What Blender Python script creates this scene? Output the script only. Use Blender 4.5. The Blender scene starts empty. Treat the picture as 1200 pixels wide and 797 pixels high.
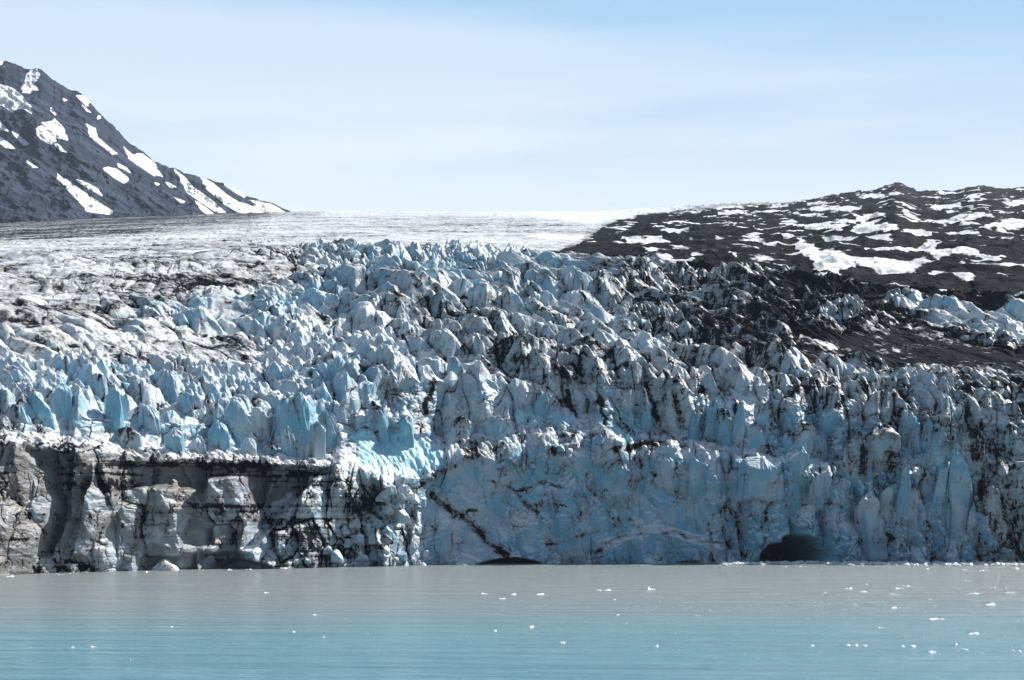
import bpy, bmesh, math, random
import numpy as np
from mathutils import Vector

Q = 1.0                      # mesh density
F32 = np.float32
FPX, HZ, CAMH = 1648.0, 610.0, 25.0      # focal length in photo pixels, eye-level row, eye height (m)
C = bpy.context.scene.collection

# ------------------------------------------------------------------ tagging
def tag(o, label=None, cat=None, group=None, kind=None):
    if label: o["label"] = label
    if cat: o["category"] = cat
    if group: o["group"] = group
    if kind: o["kind"] = kind
    return o

def empty(name, loc=(0, 0, 0)):
    o = bpy.data.objects.new(name, None); C.objects.link(o); o.location = loc
    return o

# ------------------------------------------------------------------ noise
def hsh(ix, iy, s):
    h = (ix.astype(np.uint32) * np.uint32(374761393)) ^ (iy.astype(np.uint32) * np.uint32(668265263)) ^ np.uint32((s * 2246822519 + 3266489917) & 0xffffffff)
    h = (h ^ (h >> np.uint32(15))) * np.uint32(2246822519)
    h = (h ^ (h >> np.uint32(13))) * np.uint32(3266489917)
    h = h ^ (h >> np.uint32(16))
    return (h.astype(np.float64) / 4294967295.0).astype(F32)

def vnoise(x, y, s=0):
    fx = np.floor(x); fy = np.floor(y)
    tx = (x - fx).astype(F32); ty = (y - fy).astype(F32)
    ix = fx.astype(np.int64); iy = fy.astype(np.int64)
    tx = tx * tx * (3 - 2 * tx); ty = ty * ty * (3 - 2 * ty)
    a = hsh(ix, iy, s); b = hsh(ix + 1, iy, s); c = hsh(ix, iy + 1, s); d = hsh(ix + 1, iy + 1, s)
    return (a + (b - a) * tx) * (1 - ty) + (c + (d - c) * tx) * ty

def fbm(x, y, s=0, o=4, g=0.5):
    r = 0; a = 1.0; t = 0.0
    for k in range(o):
        r = r + a * vnoise(x * 2.03 ** k + 17.3 * k, y * 2.03 ** k - 9.1 * k, s + k * 7); t += a; a *= g
    return r / t            # 0..1

def ridged(x, y, s=0, o=4):
    r = 0; a = 1.0; t = 0.0
    for k in range(o):
        r = r + a * (1 - np.abs(2 * vnoise(x * 2.1 ** k + 5.3 * k, y * 2.1 ** k, s + 11 * k) - 1)); t += a; a *= 0.5
    return r / t

def sstep(a, b, x):
    t = np.clip((x - a) / (b - a), 0, 1)
    return t * t * (3 - 2 * t)

def shards(x, y, cell, seed, yaw=0.5, jit=0.9, sR=(0.7, 1.3), sL=(2.0, 4.5), sF=(1.6, 4.0), sB=(0.8, 1.6), hr=(0.35, 1.15), cap=0.5):
    """max over jittered cells of a faceted block; returns height (m), gap to the runner-up, id hash of the winner"""
    ix = np.floor(x / cell).astype(np.int64); iy = np.floor(y / cell).astype(np.int64)
    best = np.full(x.shape, -1e9, F32); sec = best.copy(); bid = np.zeros(x.shape, F32)
    for dx in (-1, 0, 1):
        for dy in (-1, 0, 1):
            jx = ix + dx; jy = iy + dy
            r1 = hsh(jx, jy, seed); r2 = hsh(jx, jy, seed + 1); r3 = hsh(jx, jy, seed + 2); r4 = hsh(jx, jy, seed + 3); r5 = hsh(jx, jy, seed + 4); r6 = hsh(jx, jy, seed + 5)
            lx = (x - (jx + r1) * cell).astype(F32); ly = (y - (jy + r2) * cell).astype(F32)
            ph = yaw + (r4 - 0.5) * 2 * jit
            cs = np.cos(ph); sn = np.sin(ph)
            u = lx * cs + ly * sn; w = -lx * sn + ly * cs
            H = cell * (hr[0] + (hr[1] - hr[0]) * r3)
            m = np.maximum(u * (sR[0] + (sR[1] - sR[0]) * r5), -u * (sL[0] + (sL[1] - sL[0]) * r6))
            m = np.maximum(m, w * (sB[0] + (sB[1] - sB[0]) * r6) + u * 0.2)
            m = np.maximum(m, -w * (sF[0] + (sF[1] - sF[0]) * r5) - u * 0.3)
            h = H - m
            h = np.minimum(h, H * (1 - cap * (0.2 + 0.6 * r5)) - u * (r6 - 0.3) * 0.6 + w * 0.15 * (r1 - 0.5))
            g = h > best
            sec = np.where(g, best, np.maximum(sec, h))
            bid = np.where(g, r4 * 0.999, bid)
            best = np.where(g, h, best)
    return best, best - sec, bid

# ------------------------------------------------------------------ painted region maps (photo pixels -> base surface of the ice)
MW, MH = 1520, 800; X0, X1, Y0M, Y1M = -160.0, 1360.0, 0.0, 800.0
gx, gy = np.meshgrid(np.linspace(X0, X1, MW), np.linspace(Y0M, Y1M, MH))
def sdpoly(P):
    """signed distance, positive inside"""
    P = np.array(P, float); n = len(P)
    d = np.full(gx.shape, 1e9); ins = np.zeros(gx.shape, bool)
    for i in range(n):
        a = P[i]; b = P[(i + 1) % n]; e = b - a
        wx = gx - a[0]; wy = gy - a[1]
        t = np.clip((wx * e[0] + wy * e[1]) / max(1e-9, e @ e), 0, 1)
        d = np.minimum(d, (wx - e[0] * t) ** 2 + (wy - e[1] * t) ** 2)
        c = ((a[1] > gy) != (b[1] > gy)) & (gx < (b[0] - a[0]) * (gy - a[1]) / ((b[1] - a[1]) if abs(b[1] - a[1]) > 1e-9 else 1e-9) + a[0])
        ins ^= c
    d = np.sqrt(d)
    return np.where(ins, d, -d)
def sdline(P, w=None):
    P = np.array(P, float); d = np.full(gx.shape, 1e9)
    for i in range(len(P) - 1):
        a = P[i]; b = P[i + 1]; e = b - a
        wx = gx - a[0]; wy = gy - a[1]
        t = np.clip((wx * e[0] + wy * e[1]) / max(1e-9, e @ e), 0, 1)
        d = np.minimum(d, np.hypot(wx - e[0] * t, wy - e[1] * t))
    return d
def window(P, pad):
    P = np.array(P, float)
    c0 = int(np.clip((P[:, 0].min() - pad - X0) / (X1 - X0) * (MW - 1), 0, MW - 2)); c1 = int(np.clip((P[:, 0].max() + pad - X0) / (X1 - X0) * (MW - 1) + 2, 1, MW))
    r0 = int(np.clip((P[:, 1].min() - pad - Y0M) / (Y1M - Y0M) * (MH - 1), 0, MH - 2)); r1 = int(np.clip((P[:, 1].max() + pad - Y0M) / (Y1M - Y0M) * (MH - 1) + 2, 1, MH))
    return slice(r0, r1), slice(c0, c1)
def paint(M, P, val, soft=8):
    global gx, gy
    w_ = window(P, soft + 2); a, b = gx, gy; gx, gy = a[w_], b[w_]
    k = sstep(-soft, soft, sdpoly(P)); gx, gy = a, b
    M[w_] = M[w_] * (1 - k) + val * k
def stroke(M, P, val, w=4, soft=3, add=False):
    global gx, gy
    w_ = window(P, w + soft + 2); a, b = gx, gy; gx, gy = a[w_], b[w_]
    k = 1 - sstep(w, w + soft, sdline(P)); gx, gy = a, b
    M[w_] = M[w_] * (1 - k) + val * k
def sample(M, px, py):
    fx = np.clip((px - X0) / (X1 - X0) * (MW - 1), 0, MW - 1.001); fy = np.clip((py - Y0M) / (Y1M - Y0M) * (MH - 1), 0, MH - 1.001)
    ix = fx.astype(int); iy = fy.astype(int); tx = fx - ix; ty = fy - iy
    return ((M[iy, ix] * (1 - tx) + M[iy, ix + 1] * tx) * (1 - ty) + (M[iy + 1, ix] * (1 - tx) + M[iy + 1, ix + 1] * tx) * ty).astype(F32)

# dirt (rock debris), blue (fresh ice), amp (serac height factor), push (metres into the ice, face only), smooth (face smoothness), snow
dirt = np.full(gx.shape, 0.30); blue = np.full(gx.shape, 0.25); amp = np.full(gx.shape, 1.0); push = np.zeros(gx.shape); famp = np.ones(gx.shape); snow = np.zeros(gx.shape)
# upper snowfield
paint(amp, [(-200, 200), (-200, 262), (60, 268), (150, 275), (240, 283), (330, 296), (400, 293), (560, 297), (690, 306), (800, 318), (930, 322), (1060, 345), (1400, 352), (1400, 200)], 0.05, 7)
paint(dirt, [(-200, 200), (-200, 300), (100, 300), (330, 296), (400, 293), (560, 297), (690, 306), (800, 318), (1400, 352), (1400, 200)], 0.58, 6)
paint(blue, [(-200, 200), (-200, 300), (330, 296), (400, 293), (560, 297), (690, 306), (800, 318), (1400, 352), (1400, 200)], 0.08, 6)
paint(dirt, [(380, 200), (380, 252), (520, 250), (620, 255), (700, 262), (800, 250), (800, 200)], 0.16, 8)
paint(dirt, [(300, 254), (420, 257), (560, 264), (640, 274), (610, 298), (300, 300)], 0.52, 8)
paint(snow, [(600, 246), (690, 246), (800, 246), (735, 256), (690, 262), (640, 256)], 0.9, 6)
paint(snow, [(618, 275), (680, 275), (682, 281), (640, 284)], 1.0, 2)
paint(snow, [(598, 291), (640, 291), (636, 299), (600, 298)], 1.0, 2)
paint(dirt, [(-200, 238), (-200, 286), (40, 284), (110, 278), (180, 272), (240, 265), (320, 254), (320, 246), (200, 238)], 0.84, 5)
paint(dirt, [(-200, 288), (-200, 304), (100, 300), (200, 294), (300, 288), (300, 266), (200, 276), (100, 284)], 0.56, 8)
paint(amp, [(-200, 200), (-200, 306), (330, 298), (330, 200)], 0.10, 5)

# left slope: smooth, pale, dirty
paint(amp, [(-200, 270), (60, 275), (240, 283), (340, 297), (370, 325), (330, 345), (250, 350), (200, 368), (130, 380), (60, 408), (-200, 425)], 0.15, 26)
paint(dirt, [(-200, 300), (150, 300), (340, 300), (370, 325), (200, 368), (60, 408), (-200, 425)], 0.60, 18)
paint(amp, [(100, 395), (170, 385), (250, 390), (330, 420), (300, 432), (160, 425), (-200, 425), (-200, 405)], 0.28, 10)
paint(blue, [(-200, 270), (60, 275), (240, 283), (340, 297), (370, 325), (330, 345), (200, 368), (60, 408), (-200, 425)], 0.02, 14)
paint(dirt, [(-200, 325), (30, 330), (60, 345), (90, 372), (70, 382), (-200, 380)], 0.62, 8)
paint(dirt, [(-200, 380), (60, 378), (70, 388), (-200, 395)], 0.9, 3)
paint(dirt, [(150, 400), (190, 390), (260, 392), (310, 412), (290, 424), (200, 420), (120, 428)], 0.58, 7)
paint(dirt, [(-200, 405), (100, 400), (110, 420), (-200, 424)], 0.42, 6)
paint(blue, [(120, 372), (170, 360), (240, 350), (330, 340), (400, 330), (430, 360), (380, 385), (300, 400), (230, 385), (150, 392)], 0.5, 12)
# centre icefall
paint(dirt, [(700, 320), (900, 320), (1060, 360), (1060, 440), (860, 450), (720, 400)], 0.60, 30)
paint(dirt, [(560, 330), (700, 330), (760, 400), (700, 440), (560, 420)], 0.44, 30)
paint(blue, [(380, 295), (560, 297), (690, 306), (820, 330), (900, 400), (760, 420), (640, 390), (520, 380), (420, 330)], 0.48, 20)
paint(dirt, [(430, 350), (520, 348), (580, 380), (640, 400), (700, 415), (720, 440), (620, 436), (540, 425), (480, 400)], 0.52, 14)
paint(dirt, [(600, 410), (760, 430), (860, 445), (850, 465), (740, 458), (660, 455), (560, 440)], 0.6, 8)
paint(dirt, [(700, 310), (850, 318), (930, 330), (960, 350), (870, 350), (760, 345)], 0.5, 10)
# dark moraine across the right
paint(dirt, [(700, 318), (860, 322), (900, 345), (860, 400), (900, 432), (820, 420), (760, 385), (720, 345)], 0.70, 14)
paint(dirt, [(790, 372), (870, 352), (930, 336), (1000, 345), (1060, 372), (1110, 388), (1160, 405), (1400, 425), (1400, 452), (1200, 452), (1100, 448), (1000, 440), (900, 428), (840, 408)], 0.93, 12)
paint(dirt, [(940, 402), (985, 408), (975, 414), (930, 408)], 0.4, 3)
paint(amp, [(1020, 385), (1060, 380), (1110, 390), (1160, 408), (1400, 425), (1400, 448), (1200, 447), (1100, 440), (1020, 430), (940, 432), (930, 405)], 0.22, 10)
paint(dirt, [(1040, 390), (1110, 392), (1160, 410), (1400, 428), (1400, 446), (1200, 445), (1100, 437), (1030, 425)], 1.0, 4)
paint(dirt, [(880, 320), (960, 328), (1060, 338), (1400, 343), (1400, 368), (1150, 369), (1050, 360), (930, 345)], 1.1, 4)
paint(dirt, [(1050, 362), (1150, 372), (1400, 380), (1400, 415), (1180, 405), (1110, 388), (1060, 372)], 0.28, 5)
paint(dirt, [(960, 368), (1010, 366), (1005, 380), (970, 382)], 0.6, 8)
# right face
paint(dirt, [(880, 440), (1000, 436), (1100, 445), (1400, 450), (1400, 700), (1160, 700), (1150, 600), (1130, 520), (1010, 490), (940, 480)], 0.56, 14)
paint(dirt, [(1090, 440), (1400, 446), (1400, 520), (1180, 520), (1120, 480)], 0.62, 12)
paint(blue, [(850, 500), (950, 480), (1150, 520), (1160, 662), (850, 662)], 0.5, 20)
# left dirty wall
paint(dirt, [(-200, 500), (0, 498), (20, 515), (120, 528), (230, 536), (380, 546), (380, 552), (240, 556), (170, 560), (160, 600), (60, 590), (-200, 600)], 0.60, 6)
paint(dirt, [(225, 541), (400, 551), (372, 560), (320, 568), (235, 556)], 0.92, 4)  # shadow band under the overhanging rim, painted in through the dirt map
paint(dirt, [(-200, 480), (10, 478), (25, 500), (-200, 510)], 0.85, 5)
paint(dirt, [(-200, 600), (60, 590), (250, 570), (300, 575), (300, 600), (260, 668), (-200, 680)], 0.50, 15)
paint(blue, [(-200, 500), (0, 515), (120, 532), (250, 540), (390, 550), (300, 600), (260, 680), (-200, 680)], -0.50, 5)
paint(blue, [(-200, 592), (60, 590), (170, 572), (290, 580), (300, 610), (260, 680), (-200, 680)], -0.26, 14)
# left serac zone (fresh)
paint(blue, [(-200, 428), (130, 430), (330, 440), (450, 455), (450, 530), (300, 530), (100, 505), (-200, 480)], 0.42, 10)
paint(dirt, [(-200, 428), (130, 430), (330, 440), (450, 455), (450, 530), (300, 530), (100, 505), (-200, 480)], 0.26, 10)
paint(snow, [(60, 500), (220, 515), (330, 533), (300, 541), (180, 532), (40, 520)], 0.5, 6)
# rubble slope and the bright blue hollow above it
paint(dirt, [(300, 580), (370, 555), (420, 550), (470, 560), (490, 600), (500, 660), (330, 665)], 0.5, 8)
paint(dirt, [(395, 575), (455, 570), (450, 605), (400, 660), (340, 660)], 0.66, 10)
paint(blue, [(410, 512), (450, 506), (510, 520), (518, 545), (470, 564), (430, 550)], 1.15, 8)
paint(famp, [(410, 512), (450, 506), (510, 520), (518, 545), (470, 564), (430, 550)], 0.6, 8)
paint(dirt, [(410, 512), (450, 506), (510, 520), (518, 545), (470, 564), (430, 550)], -0.3, 8)
paint(snow, [(420, 548), (470, 545), (500, 600), (505, 640), (480, 600), (440, 562)], 0.5, 6)
# middle face
paint(blue, [(500, 560), (600, 540), (850, 540), (860, 660), (490, 660)], 0.5, 12)
paint(dirt, [(500, 570), (600, 545), (850, 545), (1150, 560), (1150, 660), (490, 660)], 0.24, 10)
for P in ([(530, 605), (560, 597)], [(600, 575), (640, 566), (660, 570)], [(570, 560), (600, 575), (630, 600)], [(640, 640), (680, 628), (705, 622)], [(820, 560), (835, 600), (828, 655)], [(900, 575), (890, 620)], [(960, 580), (990, 600)], [(1010, 600), (1030, 625), (1055, 640)], [(1000, 640), (1030, 615)], [(865, 600), (872, 650)], [(760, 555), (790, 572)]):
    stroke(dirt, P, 0.66, 0.3, 4)
paint(famp, [(505, 575), (570, 535), (620, 560), (700, 530), (830, 545), (840, 655), (510, 655)], 0.5, 16)
paint(blue, [(600, 485), (640, 478), (670, 485), (690, 490), (660, 500), (610, 500)], 0.9, 5)
paint(blue, [(700, 490), (745, 480), (755, 515), (725, 525)], 1.0, 8)
paint(dirt, [(530, 520), (570, 510), (585, 530), (545, 545)], 0.66, 5)
for P in ([(480, 578), (520, 552), (555, 530)], [(640, 535), (700, 512), (716, 516)], [(720, 530), (762, 516), (800, 522)]):
    stroke(dirt, P, 0.7, 1, 5)
stroke(dirt, [(505, 580), (530, 600), (560, 625), (592, 652)], 0.86, 1.5, 4)
stroke(dirt, [(512, 578), (540, 600), (572, 628), (598, 650)], 0.6, 0, 4)
stroke(dirt, [(690, 648), (730, 628), (790, 622), (850, 640)], 0.6, 0, 3)
stroke(dirt, [(1075, 560), (1085, 600), (1092, 655)], 0.72, 1, 3)
stroke(dirt, [(1090, 500), (1085, 560)], 0.6, 0, 3)
for P in ([(858, 470), (866, 500)], [(700, 448), (712, 500)], [(760, 450), (770, 490)], [(505, 445), (500, 480)], [(660, 450), (672, 482)], [(790, 455), (800, 500)]):
    stroke(dirt, P, 0.85, 1, 5)
# recesses and bulges of the face (metres, + is into the ice)
paint(push, [(150, 545), (390, 549), (370, 562), (330, 590), (300, 600), (295, 575), (230, 572), (150, 570)], 10.0, 5)
paint(push, [(30, 528), (85, 530), (80, 600), (55, 650), (45, 650), (62, 590), (50, 555)], 15.0, 5)
paint(push, [(100, 560), (120, 560), (115, 600), (100, 605)], 6.0, 4)
paint(push, [(210, 600), (245, 605), (250, 640), (215, 640)], 6.0, 4)
paint(push, [(235, 650), (330, 648), (330, 680), (235, 680)], 9.0, 3)
paint(push, [(160, 655), (230, 650), (230, 680), (160, 680)], 5.0, 3)
paint(push, [(300, 600), (370, 560), (430, 550), (470, 560), (490, 600), (495, 680), (290, 680)], -11.0, 22)
paint(push, [(395, 590), (440, 570), (450, 590), (400, 640)], -6.0, 10)
paint(push, [(520, 560), (640, 545), (660, 560), (600, 640), (540, 640)], 5.0, 26)
paint(push, [(640, 535), (700, 518), (830, 530), (850, 570), (700, 560)], -7.0, 14)
paint(push, [(700, 640), (770, 618), (850, 640), (860, 680), (680, 680)], -8.0, 6)
stroke(push, [(505, 580), (530, 600), (560, 625), (592, 652)], 3.5, 0.8, 3)
for P in ([(868, 590), (872, 655)], [(1010, 560), (1014, 610)]):
    stroke(push, P, 4.0, 0.8, 3)
paint(push, [(1075, 560), (1092, 560), (1100, 660), (1085, 660)], 6.0, 4)

paint(push, [(325, 560), (375, 553), (300, 640), (285, 640)], 12.0, 5)
paint(push, [(245, 560), (290, 556), (296, 590), (275, 612), (240, 580)], -6.0, 5)
paint(push, [(112, 545), (140, 540), (140, 600), (100, 650), (85, 650)], -7.0, 5)
paint(famp, [(300, 590), (370, 560), (430, 550), (470, 560), (495, 600), (505, 680), (290, 680)], 1.5, 10)

# ------------------------------------------------------------------ base surface of the glacier
def curve(pts): 
    P = np.array(pts, float)
    return lambda x: np.interp(x, P[:, 0], P[:, 1])
W_ = curve([(-300, 681), (0, 673.5), (200, 668), (400, 664), (520, 661.5), (700, 660), (1000, 659.5), (1500, 661)])
T1 = curve([(-300, 510), (0, 517), (60, 527), (150, 535), (240, 539), (380, 547), (430, 552), (480, 566), (520, 551), (560, 531), (610, 548), (650, 527), (700, 513), (745, 519), (800, 524), (850, 534), (900, 545), (950, 553), (1000, 560), (1050, 556), (1110, 548), (1200, 552), (1500, 550)])
T2 = curve([(-300, 500), (0, 507), (100, 516), (240, 528), (380, 532), (420, 516), (480, 515), (560, 505), (600, 494), (660, 484), (700, 490), (750, 505), (800, 514), (850, 520), (900, 530), (1000, 542), (1100, 532), (1200, 535), (1500, 530)])
T3 = curve([(-300, 470), (0, 480), (200, 488), (330, 490), (400, 468), (450, 446), (500, 447), (600, 452), (700, 445), (800, 449), (900, 456), (1000, 470), (1100, 480), (1200, 490), (1500, 490)])
T4 = curve([(-300, 306), (0, 304), (250, 300), (400, 300), (560, 302), (700, 308), (800, 318), (930, 325), (1060, 346), (1200, 352), (1500, 356)])
TH = curve([(-300, 262), (0, 262), (100, 257), (250, 251), (330, 249), (400, 247), (560, 248.5), (700, 248), (760, 245), (820, 241), (880, 239), (930, 237), (980, 228.5), (1020, 224), (1030, 221), (1050, 214), (1057, 215.5), (1075, 224), (1100, 224.5), (1120, 224), (1135, 220), (1155, 218), (1180, 221), (1210, 220), (1300, 219), (1500, 226)])

NC = int(1500 * Q)
px = np.linspace(-150, 1350, NC)
D0 = FPX * CAMH / (W_(px) - HZ)
D0 = np.convolve(np.pad(D0, 40, 'edge'), np.ones(81) / 81, 'valid')
seg = [(int(300 * Q)), int(60 * Q), int(170 * Q), int(820 * Q), int(300 * Q), 24]
OFF = [0, 9, 30, 40, 430]
def zrow(row, Y): return CAMH + Y * (HZ - row) / FPX
YB = []; ZB = []; REG = []
bY = [D0 + o for o in OFF] + [np.full(NC, 4600.0) + 0 * px, np.full(NC, 6200.0)]
bR = [W_(px), T1(px), T2(px), T3(px), T4(px), TH(px)]
bZ = [zrow(bR[i], bY[i]) for i in range(6)]
bZ[0] = np.full(NC, -3.0)
bZ.append(bZ[5] - 500)
for i in range(6):
    n = seg[i]; t = (np.arange(n) / n)[:, None]
    if i == 4:        # even steps in picture height
        Ya = bY[4][None]; Yb = bY[5][None]
        Yt = 1.0 / (1 / Ya + (1 / Yb - 1 / Ya) * t)
        tt = (Yt - Ya) / (Yb - Ya)
        Z = bZ[4] + (bZ[5] - bZ[4]) * tt
        YB.append(Yt); ZB.append(Z)
    else:
        YB.append(bY[i] + (bY[i + 1] - bY[i]) * t); ZB.append(bZ[i] + (bZ[i + 1] - bZ[i]) * t)
    REG.append(np.full((n, NC), i))
YB = np.vstack(YB); ZB = np.vstack(ZB); REG = np.vstack(REG)
NR = YB.shape[0]
PX = np.broadcast_to(px[None], YB.shape)
XB = (PX - 600) / FPX * YB
ROW = HZ - FPX * (ZB - CAMH) / YB
# ragged lookups
wn = fbm(XB / 14, YB / 30 + ZB / 9, 71, 4) - 0.5
wm = fbm(XB / 14, YB / 30 + ZB / 9, 171, 4) - 0.5
far = REG >= 4
wx = np.where(far, 26, 20) * wn; wy = np.where(far, 5, 12) * wm
mp = lambda M: sample(M, PX + wx, ROW + wy)
dA = mp(dirt); bA = mp(blue); aA = sample(amp, PX + wx * 0.6, ROW + wy * 0.6); aA = aA * (1 - 0.35 * sstep(0.7, 0.95, dA) * (REG >= 3)); pA = sample(push, PX + wx * 0.5, ROW + wy * 0.5); fA = mp(famp); sA = mp(snow)

vi = np.cumsum([0] + seg)
v = np.arange(NR)[:, None]
# weight of the face (pushes towards the viewer) against the icefall (pushes up)
wf = 1 - sstep(vi[3] - 40 * Q, vi[3] + 40 * Q, v); wf = wf * (1 - 0.55 * (sstep(vi[1] - 10 * Q, vi[1] + 20 * Q, v) * (1 - sstep(vi[2] - 10 * Q, vi[2] + 15 * Q, v))))
wi = sstep(vi[3] - 30 * Q, vi[3] + 40 * Q, v)
wl = (sstep(vi[1] - 25 * Q, vi[1] + 15 * Q, v) * (1 - sstep(vi[2], vi[2] + 20 * Q, v)))     # ledge

# icefall blocks
qx = XB + 3.2 * (fbm(XB / 16, YB / 16, 3, 2) - 0.5) * 2; qy = YB + 3.2 * (fbm(XB / 16, YB / 16, 13, 2) - 0.5) * 2
R4 = REG * 1.0
TH0 = 0.62 + 0.35 * (fbm(XB / 110, YB / 110, 19, 2) - 0.5)
ru = qx * np.cos(TH0) + (qy - 900) * np.sin(TH0); rw = (-qx * np.sin(TH0) + (qy - 900) * np.cos(TH0))
s1, g1, i1 = shards(ru, rw * 0.42, 15, 5, yaw=0.0, jit=0.35, sR=(0.55, 1.1), sL=(1.6, 4.0), sF=(0.9, 2.2), sB=(0.6, 1.3), hr=(0.2, 0.95), cap=0.35)
s2, g2, i2 = shards(ru, rw * 0.5, 7, 25, yaw=0.0, jit=0.6, sR=(0.5, 1.2), sL=(1.4, 4.0), sF=(1.0, 2.6), sB=(0.6, 1.4), cap=0.3)
s3, g3, i3 = shards(ru, rw * 0.6, 3.4, 45, yaw=0.0, jit=1.3, sR=(0.7, 1.8), sL=(2.0, 5.0))
big = fbm(XB / 60, YB / 60, 9, 3)
gate_ = sstep(0.35, 0.6, fbm(XB / 18, YB / 18 + ZB / 15, 641, 2))
wB = sstep(0.40, 0.62, fbm(XB / 48, YB / 70, 661, 3))
crv = np.abs(((rw + 9 * (fbm(ru / 30, rw / 40, 671, 3) - 0.5)) / 24.0) % 1.0 - 0.5) * 24.0
crw = np.exp(-(crv / 1.6) ** 2) * sstep(0.42, 0.55, fbm(ru / 26, rw / 26, 681, 2))
hI = 12 * (ridged(ru / 62, rw / 190, 651, 2) - 0.55) + wB * (1.45 * np.maximum(s1, -3) + 0.35 * np.maximum(s2, -1) + 0.22 * np.maximum(s3, -0.5)) + (1 - wB) * (0.65 * np.maximum(s1, -4) + 1.15 * np.maximum(s2, -3) + 0.75 * np.maximum(s3, -1.5)) + 8 * (big - 0.5) + 0.7 * (fbm(XB / 2.2, YB / 2.2, 33, 3) - 0.5) - 7 * crw - 4.0 * gate_ * np.exp(-(g1 / 1.0) ** 2)
# face blocks: s along the front, z up
fs = XB + 2.0 * (fbm(XB / 14, ZB / 14, 203, 2) - 0.5) * 2; fz = ZB + 3 * (fbm(XB / 14, ZB / 14, 213, 2) - 0.5) * 2
f1, h1, j1 = shards(fs, fz * 0.40, 15, 305, yaw=0.15, jit=0.35, sR=(0.45, 1.3), sL=(0.9, 2.6), sF=(0.4, 0.9), sB=(0.9, 2.4), hr=(0.2, 1.0))
f2, h2, j2 = shards(fs, fz * 0.6, 7, 325, yaw=0.2, jit=0.8, sR=(0.6, 1.3), sL=(0.6, 1.5), sF=(0.4, 0.9), sB=(0.8, 1.8), hr=(0.2, 0.8))
f3, h3, j3 = shards(fs, fz, 3.4, 345, yaw=0.3, jit=1.5, sR=(0.5, 1.2), sL=(0.6, 1.5), sF=(0.5, 1.0), sB=(0.6, 1.6), hr=(0.2, 0.7))
fmid = 0.95 * np.maximum(f1, -5) + 0.62 * np.maximum(f2, -2) + 0.5 * np.maximum(f3, -1) + 0.9 * (fbm(XB / 1.8, ZB / 1.8, 233, 3) - 0.5) - 1.5 * gate_ * np.exp(-(h1 / 0.4) ** 2) - 0.9 * (1 - gate_) * np.exp(-(h2 / 0.3) ** 2)
fA = fA * (1 + 0.45 * sstep(850, 930, PX))
# caves: hollows melted into the foot of the cliff
def cave(cx, cy, rx, ry, depth):
    r = np.sqrt(((PX - cx) / rx) ** 2 + ((ROW - cy) / ry) ** 2) + 0.32 * (fbm(XB / 9, ZB / 6, 77, 4) - 0.5)
    return depth * (1 - sstep(0.55, 1.02, r)) ** 1.3 * (REG <= 0)
cv = cave(932, 664, 43, 37, 150) + cave(598, 665, 44, 12, 50) + cave(283, 668, 50, 14, 14)
pocket = 1 - 0.8 * np.clip(cv / 12, 0, 1)
dY = (-(fmid - 4) * fA * pocket + pA + 14 * (fbm(XB / 38, ZB / 60, 55, 3) - 0.5)) * wf + cv
# far snowfield relief
hF = 7 * (ridged(XB / 90, YB / 60, 91, 4) - 0.6) + 2.5 * (fbm(XB / 22, YB / 22, 95, 3) - 0.5)
rockm = sstep(690, 760, PX) * far
hF = hF * (1 - 0.6 * (1 - sstep(250, 330, PX)) * far) * (1 + 2.0 * rockm) * (1 - sstep(vi[5] - 1, vi[5], v) * 0.4)
dZ = np.where(far, 0.0, 1.0) * 0
aI = aA * sstep(vi[3] - 30 * Q, vi[3] + 60 * Q, v)
dZ = hI * aA * wi + hF * sstep(vi[4] - 250 * Q, vi[4], v) * np.clip(1 - aA, 0.2, 1)
dZ = dZ + 17.0 * (1 - aA) * (1 - 0.7 * sstep(0.7, 0.95, dA)) * (ridged((XB + 0.5 * YB) / 130, (YB - 0.45 * XB) / 62, 191, 3) - 0.5) * wi * (1 - far)
# towers along both rims
rim1 = sstep(vi[1] - 60 * Q, vi[1], v) * (1 - sstep(vi[1], vi[1] + 50 * Q, v))
rim2 = sstep(vi[3] - 50 * Q, vi[3], v) * (1 - sstep(vi[3], vi[3] + 60 * Q, v))
t1_, tg, ti = shards(XB + 3 * wn, YB, 13, 405, yaw=0.2, jit=0.5, sR=(1, 2.2), sL=(1.5, 3), sF=(1, 2), sB=(1, 2), hr=(0.2, 0.9))
dZ = dZ + (rim2 * 0.8 + rim1 * 0.55 * sstep(470, 620, PX)) * np.maximum(t1_, -3) + wl * 0.5 * (s3 + 0.4 * s2)
foot = sstep(0, 25 * Q, v)
X = XB + 2.2 * wn * (1 - far) * foot; Y = YB + dY; Z = ZB + dZ * foot

# colour controls
crev_shade = np.clip(1 - g1 / 1.6, 0, 1) * (s1 < 8) * 0.5 + np.clip(1 - g2 / 0.8, 0, 1) * 0.35 * (s2 < 4.5)  # crevices darkened through the dirt control, painting in their shade
fcr_shade = np.clip(1 - h1 / 0.9, 0, 1) * 0.55 + np.clip(1 - h2 / 0.5, 0, 1) * 0.35  # same painted crevice shade for the face
dd = dA + wi * (1 - far) * (crev_shade * (0.35 + 0.8 * aA) + 0.16 * (i1 - 0.5) + 0.28 * (i2 - 0.5) * dA) + (1 - wi) * (fcr_shade * 0.55 * fA + 0.18 * (j1 - 0.5))
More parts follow.
